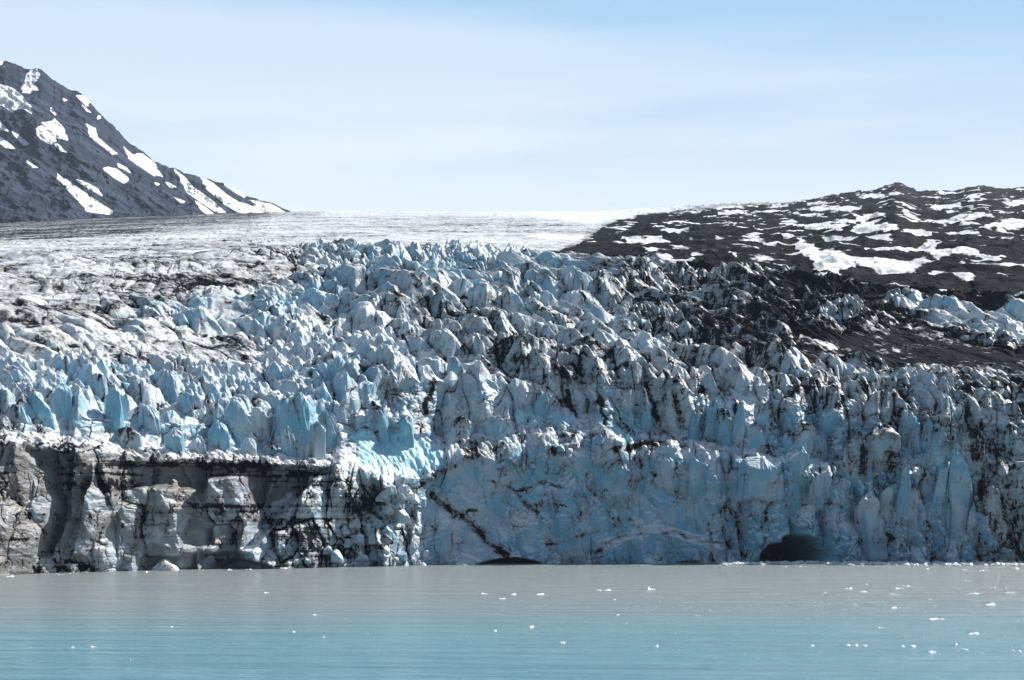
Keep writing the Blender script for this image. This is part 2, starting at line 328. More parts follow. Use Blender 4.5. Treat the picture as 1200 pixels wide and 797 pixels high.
# old dirty skin survives on block tops, fresh broken sides are clean and blue
dd = dd + wi * (1 - far) * 0.22 * sstep(10, 22, s1)
bb = bA + wi * (1 - far) * (0.5 * (i2 - 0.5) + 0.35 * (i1 - 0.5)) + (1 - wi) * (0.35 * (j2 - 0.5) + 0.3 * (j1 - 0.5))
strat = (1 - sstep(380, 430, PX)) * (REG <= 1)
dd = dd + strat * (0.75 * (fbm(XB / 70, ZB / 1.5 - XB * 0.01, 611, 3) - 0.5) + 0.3 * (fbm(XB / 14, ZB / 40, 617, 3) - 0.5))
flow = fbm((XB + 0.5 * YB) / 150, (YB - 0.45 * XB) / 36, 691, 4) - 0.5
dd = dd + np.where((REG >= 3) & ((REG < 4) | (PX < 690)), 0.95 * flow * (1 - sstep(0.2, 0.5, aA)) * np.where(far, 0.7, 1.0), 0)
mott = fbm(XB / 16, YB / 26 + ZB / 16, 621, 4) - 0.5
dd = dd + np.where(far, 0, 0.55 * mott)
rim_ = np.hypot((PX - 930) / 70, (ROW - 664) / 56); bb = bb + 0.5 * (1 - sstep(0.6, 1.1, rim_)) * (REG <= 0); dd = dd - 0.8 * np.clip(cv / 12, 0, 1); bb = bb + 0.7 * np.clip(cv / 12, 0, 1) * (PX > 500)
ss = sA

# ------------------------------------------------------------------ moraine hill on the right: snow patches
SP = []
hillsnow = np.zeros(gx.shape)
for P in ([(928, 285), (945, 283), (960, 292), (985, 300), (1010, 304), (1035, 305), (1065, 308), (1100, 306), (1080, 312), (1050, 318), (1080, 325), (1120, 333), (1155, 335), (1130, 335), (1090, 326), (1050, 322), (1000, 312), (975, 322), (950, 310)],
          [(1010, 292), (1070, 291), (1085, 286), (1095, 285), (1105, 292), (1150, 296), (1115, 302), (1105, 307), (1085, 300), (1060, 297), (1020, 297)],
          [(1030, 306), (1060, 308), (1075, 316), (1060, 322), (1035, 315)],
          [(1095, 320), (1130, 326), (1158, 335), (1120, 331), (1090, 326)], [(1160, 333), (1180, 328), (1172, 333)],
          [(996, 272), (1012, 262), (1040, 264), (1055, 269), (1030, 273)], [(1057, 273), (1092, 274), (1085, 278), (1060, 277)], [(1110, 274), (1152, 275), (1140, 279), (1112, 277)],
          [(1000, 280), (1040, 278), (1045, 282), (1010, 283)],
          [(1085, 256), (1120, 262), (1150, 264), (1135, 268), (1100, 264)], [(1110, 258), (1150, 252), (1160, 253), (1130, 261)], [(1150, 268), (1170, 262), (1210, 258), (1210, 268), (1180, 273)],
          [(1085, 243), (1120, 240), (1130, 244), (1100, 248)], [(1173, 243), (1195, 236), (1215, 237), (1190, 243)], [(1020, 250), (1040, 254), (1000, 262), (985, 270), (970, 268)],
          [(925, 246), (960, 243), (1000, 243), (1010, 247), (960, 248)], [(1005, 230), (1030, 228), (1042, 232), (1020, 234)], [(1043, 226), (1055, 228), (1052, 232)], [(945, 240), (965, 237), (975, 240)],
          [(928, 250), (955, 252), (965, 256), (940, 255)], [(915, 262), (940, 264), (955, 270), (935, 268)], [(955, 290), (975, 293), (990, 300), (965, 300)],
          [(765, 262), (810, 261), (815, 265), (785, 266)], [(770, 272), (800, 270), (812, 273), (785, 276)], [(728, 280), (770, 282), (775, 284), (740, 284)], [(840, 251), (870, 248), (880, 254), (855, 256)], [(880, 252), (893, 254), (885, 257)],
          [(848, 260), (862, 262), (858, 265)], [(800, 242), (900, 238), (930, 237), (890, 243), (830, 248), (790, 250)], [(900, 240), (925, 243), (905, 246)], [(730, 302), (765, 303), (760, 306)], [(760, 309), (790, 310), (785, 313)], [(695, 268), (740, 268), (730, 271)],
          [(1100, 226), (1118, 227), (1105, 230)], [(1130, 232), (1145, 228), (1150, 230), (1138, 236)], [(910, 262), (950, 266), (990, 268), (960, 272)], [(905, 276), (950, 280), (940, 284)], [(820, 244), (850, 243), (845, 247)], [(752, 296), (772, 297), (760, 300)],
          [(975, 302), (1010, 306), (1000, 314), (975, 318)], [(1180, 345), (1215, 346), (1210, 351)], [(1165, 352), (1190, 355), (1170, 357)], [(868, 286), (885, 284), (875, 289)], [(855, 300), (870, 298), (862, 303)]):
    paint(hillsnow, P, 1.0, 2.2)
rockmask = np.zeros(gx.shape)
RP = [(668, 292), (690, 280), (705, 268), (735, 256), (790, 249), (860, 243), (930, 240), (960, 225), (1030, 205), (1400, 200), (1400, 362), (1060, 350), (930, 326), (800, 320), (700, 309), (640, 300)]
paint(rockmask, RP, 1.0, 4)
rk = sample(rockmask, PX + wx, ROW + wy)
rk_geo = sample(rockmask, PX, ROW)
streak = fbm(XB / 150, YB / 70, 401, 5) * 0.5 + 0.5 * fbm(XB / 22, YB / 45, 411, 3)
hs = sample(hillsnow, PX + 0.8 * wx, ROW + 0.45 * wy)
hs = np.clip(hs * 1.25 + (streak - 0.5) * 3.0 - 0.23 + 0.22 * sstep(930, 960, PX) * (1 - sstep(300, 330, ROW)), 0, 1)
fine = ridged(XB / 170, YB / 70, 421, 4)
hs = np.maximum(hs, 0.75 * sstep(0.80, 0.86, fine) * sstep(0.4, 0.7, rk))
dd = np.where(far, dd * (1 - rk) + rk * 0.95, dd)
# long dirt bands on the open snowfield
band = fbm(XB / 260, YB / 55, 431, 4)
dd = dd + np.where(far, (1 - rk) * 0.45 * (band - 0.5), 0)
ss = np.where(far, np.maximum(ss, rk * hs), ss)

def build_grid(name, mask, mat, parent=None, colr=None):
    """faces where mask (per quad) is True"""
    r, c = np.nonzero(mask)
    a = r * NC + c
    quad = np.stack([a, a + 1, a + NC + 1, a + NC], 1)
    used = np.unique(quad); remap = np.zeros(NR * NC, np.int64); remap[used] = np.arange(len(used))
    quad = remap[quad].astype(np.int32)
    co = np.stack([X.ravel()[used], Y.ravel()[used], Z.ravel()[used]], 1).astype(F32)
    at = [np.clip(q.ravel()[used], -1, 2).astype(F32) for q in (dd, bb, ss, FT)]
    return mesh_np(name, co, quad, mat, parent, np.stack(at, 1))

def mesh_np(name, co, quad, mat, parent=None, col=None, smooth=False):
    me = bpy.data.meshes.new(name)
    n = quad.shape[1]
    me.vertices.add(len(co)); me.vertices.foreach_set("co", co.astype(F32).ravel())
    me.loops.add(quad.size); me.loops.foreach_set("vertex_index", quad.astype(np.int32).ravel())
    me.polygons.add(len(quad)); me.polygons.foreach_set("loop_start", np.arange(0, quad.size, n, dtype=np.int32))
    me.polygons.foreach_set("use_smooth", np.full(len(quad), smooth))
    if col is not None:
        at = me.attributes.new("ctl", 'FLOAT_COLOR', 'POINT'); at.data.foreach_set("color", col.astype(F32).ravel())
    me.update(calc_edges=True)
    me.materials.append(mat)
    o = bpy.data.objects.new(name, me); C.objects.link(o)
    if parent: o.parent = parent
    return o

# ------------------------------------------------------------------ materials
class NT:
    def __init__(s, name):
        s.m = bpy.data.materials.new(name); s.m.use_nodes = True; s.t = s.m.node_tree; s.t.nodes.clear()
        s.out = s.n('ShaderNodeOutputMaterial')
    def n(s, ty, **k):
        x = s.t.nodes.new(ty)
        for a, b in k.items(): setattr(x, a, b)
        return x
    def l(s, a, b): s.t.links.new(a, b)
    def put(s, sock, val):
        if hasattr(val, 'links') or isinstance(val, bpy.types.NodeSocket): s.l(val, sock)
        else: sock.default_value = val
    def math(s, op, a, b=0.0, c=None, clamp=False):
        x = s.n('ShaderNodeMath', operation=op, use_clamp=clamp); s.put(x.inputs[0], a); s.put(x.inputs[1], b)
        if c is not None: s.put(x.inputs[2], c)
        return x.outputs[0]
    def noise(s, vec, scale, detail=5, rough=0.55, dist=0.0):
        x = s.n('ShaderNodeTexNoise'); s.l(vec, x.inputs['Vector']); x.inputs['Scale'].default_value = scale; x.inputs['Detail'].default_value = detail
        x.inputs['Roughness'].default_value = rough; x.inputs['Distortion'].default_value = dist
        return x.outputs['Fac']
    def vor(s, vec, scale, feature='DISTANCE_TO_EDGE'):
        x = s.n('ShaderNodeTexVoronoi', feature=feature); s.l(vec, x.inputs['Vector']); x.inputs['Scale'].default_value = scale
        return x.outputs['Distance']
    def mapr(s, v, a, b, c=0.0, d=1.0, smooth=True):
        x = s.n('ShaderNodeMapRange'); x.interpolation_type = 'SMOOTHSTEP' if smooth else 'LINEAR'
        s.put(x.inputs['Value'], v)
        for k, q in zip(('From Min', 'From Max', 'To Min', 'To Max'), (a, b, c, d)): x.inputs[k].default_value = q
        return x.outputs['Result']
    def mix(s, f, a, b, mode='MIX'):
        x = s.n('ShaderNodeMix', data_type='RGBA', blend_type=mode); s.put(x.inputs['Factor'], f)
        s.put(x.inputs[6], a); s.put(x.inputs[7], b)
        return x.outputs[2]
    def scaled(s, vec, sc, rot=(0, 0, 0)):
        x = s.n('ShaderNodeMapping'); s.l(vec, x.inputs['Vector']); x.inputs['Scale'].default_value = sc; x.inputs['Rotation'].default_value = rot
        return x.outputs[0]
def rgb(r, g, b): return (r, g, b, 1)

def ice_material(name, tower=False):
    t = NT(name)
    geo = t.n('ShaderNodeNewGeometry'); pos = geo.outputs['Position']
    at = t.n('ShaderNodeAttribute', attribute_name='ctl'); sep = t.n('ShaderNodeSeparateColor'); t.l(at.outputs['Color'], sep.inputs[0])
    D, B, S, A = sep.outputs[0], sep.outputs[1], sep.outputs[2], at.outputs['Alpha']
    n1 = t.noise(pos, 0.11, 7, 0.62); n2 = t.noise(pos, 0.55, 6, 0.65); n3 = t.noise(t.scaled(pos, (0.5, 0.5, 0.12)), 0.5, 5, 0.6)
    # layered silt: thin near-level bands
    lay = t.noise(t.scaled(pos, (0.012, 0.012, 0.55), (0.0, 0.05, 0)), 1.0, 5, 0.7)
    # meandering fractures: dirt, with crevice shade painted into the colour
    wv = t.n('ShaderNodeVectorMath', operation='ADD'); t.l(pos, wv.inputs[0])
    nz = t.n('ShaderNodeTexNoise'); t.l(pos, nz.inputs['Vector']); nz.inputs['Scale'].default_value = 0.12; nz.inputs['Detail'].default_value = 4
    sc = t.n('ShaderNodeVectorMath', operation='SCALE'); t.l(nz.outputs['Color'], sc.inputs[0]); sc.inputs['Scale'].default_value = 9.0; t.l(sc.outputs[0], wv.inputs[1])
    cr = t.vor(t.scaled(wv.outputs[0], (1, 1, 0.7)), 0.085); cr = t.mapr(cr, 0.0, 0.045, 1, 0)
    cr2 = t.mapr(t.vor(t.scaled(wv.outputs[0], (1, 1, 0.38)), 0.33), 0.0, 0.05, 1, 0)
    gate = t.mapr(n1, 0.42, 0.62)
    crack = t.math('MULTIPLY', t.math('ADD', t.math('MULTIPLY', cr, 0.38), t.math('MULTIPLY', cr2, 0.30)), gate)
    e = t.math('ADD', D, t.math('MULTIPLY', t.math('SUBTRACT', n1, 0.5), 1.5))
    e = t.math('ADD', e, t.math('MULTIPLY', t.math('SUBTRACT', n2, 0.5), 0.9))
    e = t.math('ADD', e, t.math('MULTIPLY', t.math('SUBTRACT', n3, 0.5), 0.5))
    e = t.math('ADD', e, t.math('MULTIPLY', t.math('SUBTRACT', lay, 0.5), 0.5))
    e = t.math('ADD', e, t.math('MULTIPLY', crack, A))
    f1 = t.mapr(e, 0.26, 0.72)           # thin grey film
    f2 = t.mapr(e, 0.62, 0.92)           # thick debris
    bl = t.math('ADD', B, t.math('MULTIPLY', t.math('SUBTRACT', t.noise(pos, 0.06, 5, 0.65), 0.5), 2.2))
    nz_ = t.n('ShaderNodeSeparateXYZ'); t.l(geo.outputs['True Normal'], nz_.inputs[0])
    lit_crust = t.mapr(t.math('ADD', nz_.outputs[2], t.math('MULTIPLY', t.math('SUBTRACT', n2, 0.5), 0.7)), 0.24, 0.72)  # weathered crust on upward faces, kept pale as if lit
    fresh_shade = t.mix(t.mapr(bl, 0.0, 0.8), rgb(0.46, 0.555, 0.63), rgb(0.17, 0.42, 0.58))  # broken ice on steep faces, darker and bluer to paint in shade
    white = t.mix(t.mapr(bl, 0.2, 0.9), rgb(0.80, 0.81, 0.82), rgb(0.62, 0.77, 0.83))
    ice = t.mix(lit_crust, fresh_shade, white)
    ice = t.mix(t.mapr(bl, 0.75, 1.2), ice, rgb(0.40, 0.71, 0.81))
    old = t.mapr(t.math('ADD', t.math('MULTIPLY', B, -1.0), t.math('MULTIPLY', t.math('SUBTRACT', n1, 0.5), 0.8)), 0.0, 0.6)
    ice = t.mix(old, ice, t.mix(lay, rgb(0.060, 0.066, 0.075), rgb(0.27, 0.262, 0.25)))
    film = t.mix(n2, rgb(0.35, 0.305, 0.26), rgb(0.13, 0.135, 0.145))
    deb = t.mix(n2, rgb(0.005, 0.006, 0.011), rgb(0.017, 0.0175, 0.023))
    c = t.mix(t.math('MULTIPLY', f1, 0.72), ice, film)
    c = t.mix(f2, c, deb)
    sf = t.mapr(t.math('ADD', S, t.math('MULTIPLY', t.math('SUBTRACT', n2, 0.5), 0.5)), 0.42, 0.58)
    c = t.mix(sf, c, rgb(0.88, 0.885, 0.89))
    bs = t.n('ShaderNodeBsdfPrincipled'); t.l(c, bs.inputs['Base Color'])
    t.l(t.mapr(f2, 0, 1, 0.42, 0.85), bs.inputs['Roughness'])
    t.l(t.mapr(f2, 0, 1, 0.35, 0.02), bs.inputs['Specular IOR Level'])
    hgt = t.math('ADD', t.math('MULTIPLY', t.noise(pos, 0.9, 8, 0.62), 1.0), t.math('MULTIPLY', lay, 0.35))
    hgt = t.math('SUBTRACT', hgt, t.math('MULTIPLY', crack, 0.35))
    bp = t.n('ShaderNodeBump'); bp.inputs['Strength'].default_value = 0.5; bp.inputs['Distance'].default_value = 0.9; t.l(hgt, bp.inputs['Height'])
    t.l(bp.outputs[0], bs.inputs['Normal']); t.l(bs.outputs[0], t.out.inputs[0])
    return t.m
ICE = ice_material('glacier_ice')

def rock_material(name, c1, c2, c3, streak=(1, 1, 1), rot=(0, 0, 0), scale=0.02, bump=6.0):
    t = NT(name)
    pos = t.n('ShaderNodeNewGeometry').outputs['Position']
    at = t.n('ShaderNodeAttribute', attribute_name='ctl'); sep = t.n('ShaderNodeSeparateColor'); t.l(at.outputs['Color'], sep.inputs[0])
    S = sep.outputs[2]
    sv = t.scaled(t.scaled(pos, (1, 1, 1), rot), streak)
    n1 = t.noise(sv, scale, 9, 0.68); n2 = t.noise(pos, scale * 5, 7, 0.65); n3 = t.noise(pos, scale * 0.3, 4, 0.6)
    c = t.mix(t.mapr(n1, 0.38, 0.62), c1, c2)
    c = t.mix(t.mapr(t.math('ADD', t.math('MULTIPLY', n2, 0.5), t.math('MULTIPLY', n3, 0.5)), 0.48, 0.6), c, c3)
    sf = t.math('ADD', S, t.math('MULTIPLY', t.math('SUBTRACT', n2, 0.5), 0.55)); sf = t.math('ADD', sf, t.math('MULTIPLY', t.math('SUBTRACT', n1, 0.5), 0.35))
    sf = t.mapr(sf, 0.38, 0.60)
    c = t.mix(sf, c, rgb(0.88, 0.885, 0.89))
    bs = t.n('ShaderNodeBsdfPrincipled'); t.l(c, bs.inputs['Base Color']); bs.inputs['Roughness'].default_value = 0.85; bs.inputs['Specular IOR Level'].default_value = 0.03
    bp = t.n('ShaderNodeBump'); bp.inputs['Distance'].default_value = bump; t.l(t.mapr(sf, 0, 1, 0.85, 0.12), bp.inputs['Strength'])
    t.l(t.math('ADD', n1, t.math('MULTIPLY', n2, 0.4)), bp.inputs['Height'])
    t.l(bp.outputs[0], bs.inputs['Normal']); t.l(bs.outputs[0], t.out.inputs[0])
    return t.m
ROCK = rock_material('mountain_rock', rgb(0.025, 0.036, 0.066), rgb(0.092, 0.116, 0.175), rgb(0.045, 0.060, 0.080), (0.22, 1, 1), (0, -0.66, 0), 0.015, 60.0)
RUB = rock_material('moraine_debris', rgb(0.005, 0.006, 0.010), rgb(0.016, 0.015, 0.019), rgb(0.008, 0.009, 0.014), (1, 0.25, 1), (0, 0, 0), 0.05, 3.0)

# ------------------------------------------------------------------ glacier objects
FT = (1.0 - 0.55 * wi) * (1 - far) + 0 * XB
glacier = empty('glacier', (0, 800, 0))
tag(glacier, 'tidewater glacier, crevassed blue and grey ice ending in a cliff at the water', 'glacier')
hillq = (rk_geo > 0.5) & (REG >= 4)
hq = hillq[:-1, :-1]
regq = REG[:-1, :-1]
P0 = Vector(glacier.location)
def part(name, mask, mat):
    o = build_grid(name, mask, mat, glacier); o.matrix_parent_inverse.identity(); o.location = -P0; return o
allq = np.ones((NR - 1, NC - 1), bool)
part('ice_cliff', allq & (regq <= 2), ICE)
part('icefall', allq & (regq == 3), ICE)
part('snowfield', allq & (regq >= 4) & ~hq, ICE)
hill = build_grid('moraine_hill', allq & (regq >= 4) & hq, RUB); tag(hill, kind='structure')


# ------------------------------------------------------------------ free-standing blocks
def ico(sub):
    bm = bmesh.new(); bmesh.ops.create_icosphere(bm, subdivisions=sub, radius=1.0)
    co = np.array([v.co[:] for v in bm.verts]); fa = np.array([[v.index for v in f.verts] for f in bm.faces]); bm.free()
    return co, fa
ICO = {k: ico(k) for k in (3, 4, 5)}
def block(w, d, h, seed, sub=4, sides=7, rough=0.05, slant=0.5, lean=(0, 0), flat=False):
    """faceted convex block with worn edges; returns verts (centre at origin), tris"""
    rg = np.random.RandomState(seed); dirs, fa = ICO[sub]
    dirs = dirs * np.array([w / 2, d / 2, h / 2])
    N = []; Dd = []
    for k in range(sides):
        a = 2 * math.pi * (k + rg.uniform(-.3, .3)) / sides; t = rg.uniform(-.05, .20)
        n = np.array([math.cos(a), math.sin(a), t]); n /= np.linalg.norm(n)
        N.append(n); Dd.append(math.hypot(w / 2 * math.cos(a), d / 2 * math.sin(a)) * rg.uniform(0.72, 1.0))
    for k in range(3):
        a = rg.uniform(-0.9, 0.9) + (0 if k == 0 else math.pi if k == 1 else -1.5); tl = rg.uniform(0.3, 1.5) * slant * (1.0 if k else 1.4)
        n = np.array([math.cos(a) * tl, math.sin(a) * tl, 1.0]); n /= np.linalg.norm(n)
        N.append(n); Dd.append(h / 2 * n[2] * rg.uniform(0.80, 1.0))
    for k in range(4):
        n = rg.normal(size=3) + np.array([0, -0.3, 0.5]); n /= np.linalg.norm(n)
        N.append(n); Dd.append(math.sqrt((w / 2 * n[0]) ** 2 + (d / 2 * n[1]) ** 2 + (h / 2 * n[2]) ** 2) * rg.uniform(0.72, 0.92))
    N.append(np.array([0, 0, -1.0])); Dd.append(h / 2)
    N = np.array(N); Dd = np.array(Dd)
    dp = dirs @ N.T
    q = np.where(dp > 1e-4, Dd[None] / np.maximum(dp, 1e-4), 1e6)
    k = 40.0
    r = (np.sum(q ** -k, axis=1)) ** (-1 / k)
    co = dirs * r[:, None]
    s0 = seed * 3.7
    m = min(w, d, h)
    u = np.arctan2(co[:, 1], co[:, 0]) * w / 2 + s0
    nz = fbm(u / (m * .35), co[:, 2] / (m * .8) + s0, seed, 4) - 0.5 + 0.6 * (ridged(u / (m * .22) + 9, co[:, 2] / (m * 0.9), seed + 5, 2) - 0.6)
    co = co * (1 + rough * 2.4 * nz[:, None])
    co[:, 0] += lean[0] * co[:, 2]; co[:, 1] += lean[1] * co[:, 2]
    return co, fa
PR = HZ - FPX * (Z - CAMH) / Y                # picture row of every surface point
PC = 600 + FPX * X / Y
def find_front(pxl, row, r0=0):
    c = int(np.clip(round((pxl + 150) / 1500 * (NC - 1)), 4, NC - 5))
    col = PR[:, c - 3:c + 4].min(axis=1)
    k = np.nonzero(col[r0:] <= row)[0]; k = k[0] + r0 if len(k) else 0
    return Y[k, c - 3:c + 4].min(), k, c
SER = [(891, 494, 521, 42, .6), (922, 499, 530, 17, .3), (944, 491, 521, 28, .35), (936, 515, 553, 31, .2), (893, 532, 568, 58, .2), (926, 548, 575, 24, .2), (1029, 489, 553, 52, .35), (1005, 500, 552, 36, .6),
       (962, 499, 536, 20, .3), (972, 472, 499, 27, .4), (1020, 570, 612, 38, .15), (1038, 567, 600, 20, .2), (1059, 538, 602, 21, .2), (1072, 567, 612, 21, .2), (1098, 494, 548, 36, .4), (1143, 495, 552, 32, .45),
       (1123, 519, 602, 38, .25), (1101, 533, 585, 15, .2), (1142, 551, 604, 13, .35), (1168, 506, 528, 17, .5), (1181, 492, 517, 15, .5), (1068, 474, 512, 32, .3), (1073, 493, 522, 17, .3), (1087, 486, 512, 13, .3),
       (757, 447, 502, 17, .3), (832, 464, 512, 24, .2), (868, 461, 512, 18, .4), (847, 470, 522, 24, .35), (895, 469, 508, 26, .3), (851, 525, 549, 15, .1), (704, 508, 526, 13, .1), (812, 470, 512, 16, .3),
       (279, 461, 514, 34, .2), (251, 467, 492, 22, .3), (255, 489, 524, 27, .2), (339, 497, 534, 24, .2), (351, 504, 537, 19, .25), (318, 514, 534, 22, .4), (352, 451, 482, 22, .35), (335, 462, 497, 28, .15),
       (386, 474, 522, 26, .2), (369, 489, 537, 22, .2), (72, 444, 473, 28, .2), (45, 457, 482, 25, .2), (23, 464, 488, 25, .35), (115, 432, 464, 22, .2), (177, 469, 497, 25, .2), (133, 449, 491, 24, .2), (205, 498, 527, 24, .25), (232, 505, 533, 22, .25), (290, 508, 532, 22, .2),
       (150, 496, 524, 38, .35), (306, 470, 505, 20, .2), (215, 455, 482, 22, .25), (445, 468, 512, 26, .3), (475, 480, 512, 22, .3), (540, 486, 512, 34, .3), (580, 484, 508, 26, .35), (632, 452, 484, 26, .35), (1165, 560, 612, 26, .55), (985, 555, 582, 24, .25), (965, 548, 572, 30, .25), (1190, 540, 585, 24, .55), (860, 545, 580, 20, .2), (820, 535, 560, 26, .25), (780, 528, 552, 24, .3)]
def make_seracs():
    for k, (x, top, bot, wd_, di) in enumerate(SER):
        yy, kk, cc = find_front(x, bot - 2)
        mpp = yy / FPX
        w = wd_ * mpp; h = (bot - top) * mpp * (2.1 if wd_ < 45 else 1.5); d = w * (0.7 + 0.3 * ((k * 37) % 7) / 7)
        if di < 0: h *= 0.75
        co, fa = block(w * 1.08, d, h, 900 + k, sides=7 if wd_ < 45 else 11, sub=5, rough=0.085, slant=1.0, lean=(0.10 * math.sin(k * 2.3), -0.30))
        zt = CAMH + (HZ - top) * mpp
        c0 = np.array([(x - 600) * mpp, yy + 0.30 * d, zt - h / 2])
        me_w = co + c0
        rg = np.random.RandomState(k)
        ctl = np.zeros((len(co), 4)); nrm = co / np.array([w, d, h])
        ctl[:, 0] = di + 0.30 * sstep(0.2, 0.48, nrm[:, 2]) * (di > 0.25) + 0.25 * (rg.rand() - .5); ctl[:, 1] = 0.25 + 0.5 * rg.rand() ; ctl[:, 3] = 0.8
        ctl[:, 0] += 0.9 * (fbm(np.arctan2(co[:, 1], co[:, 0]) * 2.2 + k, co[:, 2] / h * 1.3, 70 + k, 4) - 0.45)
        if di < 0: ctl[:, 0] = -0.1; ctl[:, 1] = 0.75 + 0.35 * rg.rand()
        org = np.array([c0[0], c0[1], c0[2] - h / 2])
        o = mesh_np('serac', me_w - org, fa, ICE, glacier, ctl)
        o.location = Vector(org) - P0
make_seracs()
def make_boulders():
    rg = np.random.RandomState(77); spots = []
    for k in range(62):
        t = rg.rand(); r = 560 + 96 * t; x = rg.uniform(470 - 120 * t, 492 + 10 * t); spots.append((x, r, rg.uniform(7, 19)))
    for k in range(14):
        x = rg.uniform(560, 700); spots.append((x, float(T1(x)) + rg.uniform(-1, 6), rg.uniform(6, 11)))
    for k in range(18):
        x = rg.uniform(720, 1000); spots.append((x, float(T1(x)) + rg.uniform(-1, 5), rg.uniform(7, 15)))
    for k, (x, r, wp) in enumerate(spots):
        yy, kk, cc = find_front(x, r); mpp = yy / FPX; w = wp * mpp
        co, fa = block(w, w * rg.uniform(.7, 1), w * rg.uniform(.6, 1.0), 1500 + k, sub=4, rough=0.10, slant=0.9)
        ctl = np.zeros((len(co), 4)); ctl[:, 0] = rg.choice([0.0, 0.15, 0.45, 0.7], p=[.35, .3, .2, .15]) if k < 62 else 0.15; ctl[:, 1] = rg.uniform(0, .6); ctl[:, 3] = 0.6
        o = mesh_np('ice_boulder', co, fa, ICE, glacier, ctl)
        o.location = Vector(((x - 600) * mpp, yy + 0.15 * w, CAMH + (HZ - r) * mpp)) - P0
make_boulders()

# ------------------------------------------------------------------ mountain
def build_mountain():
    mw, mh = int(760 * Q), int(420 * Q)
    sky = curve([(-500, 20), (-300, 12), (-200, 25), (-120, 55), (-60, 66), (0, 72), (18, 74), (30, 80), (50, 82), (62, 93), (95, 110), (105, 120), (120, 135), (140, 155), (152, 168), (165, 176), (180, 188), (205, 198), (235, 208), (260, 214), (290, 229), (320, 240), (338, 247), (360, 262), (380, 280)])
    x = np.linspace(-420, 372, mw)[None]; t = np.linspace(0, 1, mh)[:, None]
    rs = sky(x) + 2.2 * (fbm(x / 9 + 0 * t, 0 * x + 3.0, 5, 3) - 0.5) * 2; rb = 300.0
    R = rb + (rs - rb) * t
    Yd = 5100 + 1900 * t ** 1.0 + 0 * x
    Xm = (x - 600) / FPX * Yd; Zm = CAMH + Yd * (HZ - R) / FPX
    # spurs and gullies running down to the right
    a = 0.66
    u = Xm * math.cos(a) - Zm * math.sin(a); w = Xm * math.sin(a) + Zm * math.cos(a)
    rel = 190 * (ridged(w / 420 + 0.3 * fbm(u / 500, w / 500, 7, 2), u / 2400, 501, 5) - 0.6) + 110 * (ridged(u / 170, w / 110, 511, 4) - 0.5) + 45 * (ridged(u / 45, w / 30, 517, 3) - 0.5)
    Yn = Yd - rel * (1 - 0.75 * t ** 6)
    sn = np.zeros(gx.shape)
    for P in ([(-60, 95), (0, 100), (18, 106), (30, 115), (42, 130), (40, 136), (25, 130), (18, 134), (0, 122), (-60, 120)],
              [(-10, 70), (8, 72), (6, 78), (-10, 82)], [(33, 84), (42, 80), (46, 86), (40, 100), (44, 104), (38, 112), (29, 112), (32, 98)],
              [(48, 150), (55, 146), (66, 141), (78, 154), (86, 170), (78, 168), (70, 166), (78, 179), (62, 172), (50, 165)],
              [(-40, 130), (-5, 137), (6, 148), (12, 156), (0, 152), (-40, 140)], [(-40, 155), (0, 160), (15, 172), (8, 174), (0, 168), (-40, 160)], [(15, 155), (24, 160), (32, 167), (22, 166)],
              [(88, 111), (102, 113), (108, 121), (98, 122)], [(94, 121), (104, 130), (98, 128)], [(102, 146), (112, 150), (114, 160), (128, 172), (140, 181), (132, 183), (122, 174), (108, 163)],
              [(130, 140), (142, 150), (144, 155), (135, 150)], [(143, 170), (152, 178), (165, 178), (180, 190), (190, 206), (180, 205), (165, 196), (150, 186)],
              [(122, 200), (135, 198), (150, 208), (148, 217), (135, 210)], [(66, 202), (75, 208), (95, 222), (115, 235), (134, 248), (122, 250), (106, 252), (100, 244), (85, 228), (68, 210)], [(86, 209), (100, 214), (120, 225), (120, 230), (100, 220)],
              [(206, 200), (215, 206), (225, 218), (240, 228), (262, 246), (250, 246), (235, 236), (215, 222)], [(236, 206), (250, 214), (262, 224), (280, 236), (300, 240), (334, 248), (290, 252), (276, 246), (262, 238), (240, 220)],
              [(262, 214), (280, 220), (292, 228), (285, 230), (266, 219)], [(205, 232), (220, 238), (215, 240)], [(230, 236), (250, 250), (240, 250)], [(290, 232), (318, 240), (330, 246), (310, 243)],
              [(136, 190), (150, 197), (155, 204), (142, 198)], [(190, 210), (205, 218), (200, 220)], [(32, 190), (46, 197), (40, 198)], [(182, 214), (190, 218), (188, 222)], [(74, 176), (84, 183), (76, 183)], [(60, 130), (64, 128), (66, 136)], [(112, 132), (116, 134), (114, 140)],
              [(170, 190), (186, 196), (180, 198)], [(72, 113), (80, 118), (76, 120)]):
        paint(sn, P, 1.0, 1.6)
    W1 = 5 * (fbm(Xm / 60, Zm / 60, 521, 4) - 0.5) * 2
    s = sample(sn, x + W1 * 1.2, R + W1)
    lon = ridged(w / 60, u / 420, 531, 3)
    s = np.clip(s * 1.25 - 0.12 + 1.1 * (lon - 0.62) * (s > 0.02), 0, 1)
    co = np.stack([(Xm + 0 * R).ravel(), Yn.ravel(), Zm.ravel()], 1)
    r, c = np.meshgrid(np.arange(mh - 1), np.arange(mw - 1), indexing='ij'); a_ = (r * mw + c).ravel()
    quad = np.stack([a_, a_ + 1, a_ + mw + 1, a_ + mw], 1)
    # back side so that it is a solid ridge
    base = len(co); top = np.arange(mw) + (mh - 1) * mw
    back = co[top].copy(); back[:, 1] += 1500; back[:, 2] -= 900
    co = np.vstack([co, back]); k = np.arange(mw - 1)
    quad = np.vstack([quad, np.stack([top[k], top[k + 1], base + k + 1, base + k], 1)])
    ctl = np.zeros((len(co), 4)); ctl[:base, 2] = s.ravel(); ctl[:, 3] = 1
    o = mesh_np('mountain', co, quad, ROCK, None, ctl); tag(o, kind='structure')
build_mountain()

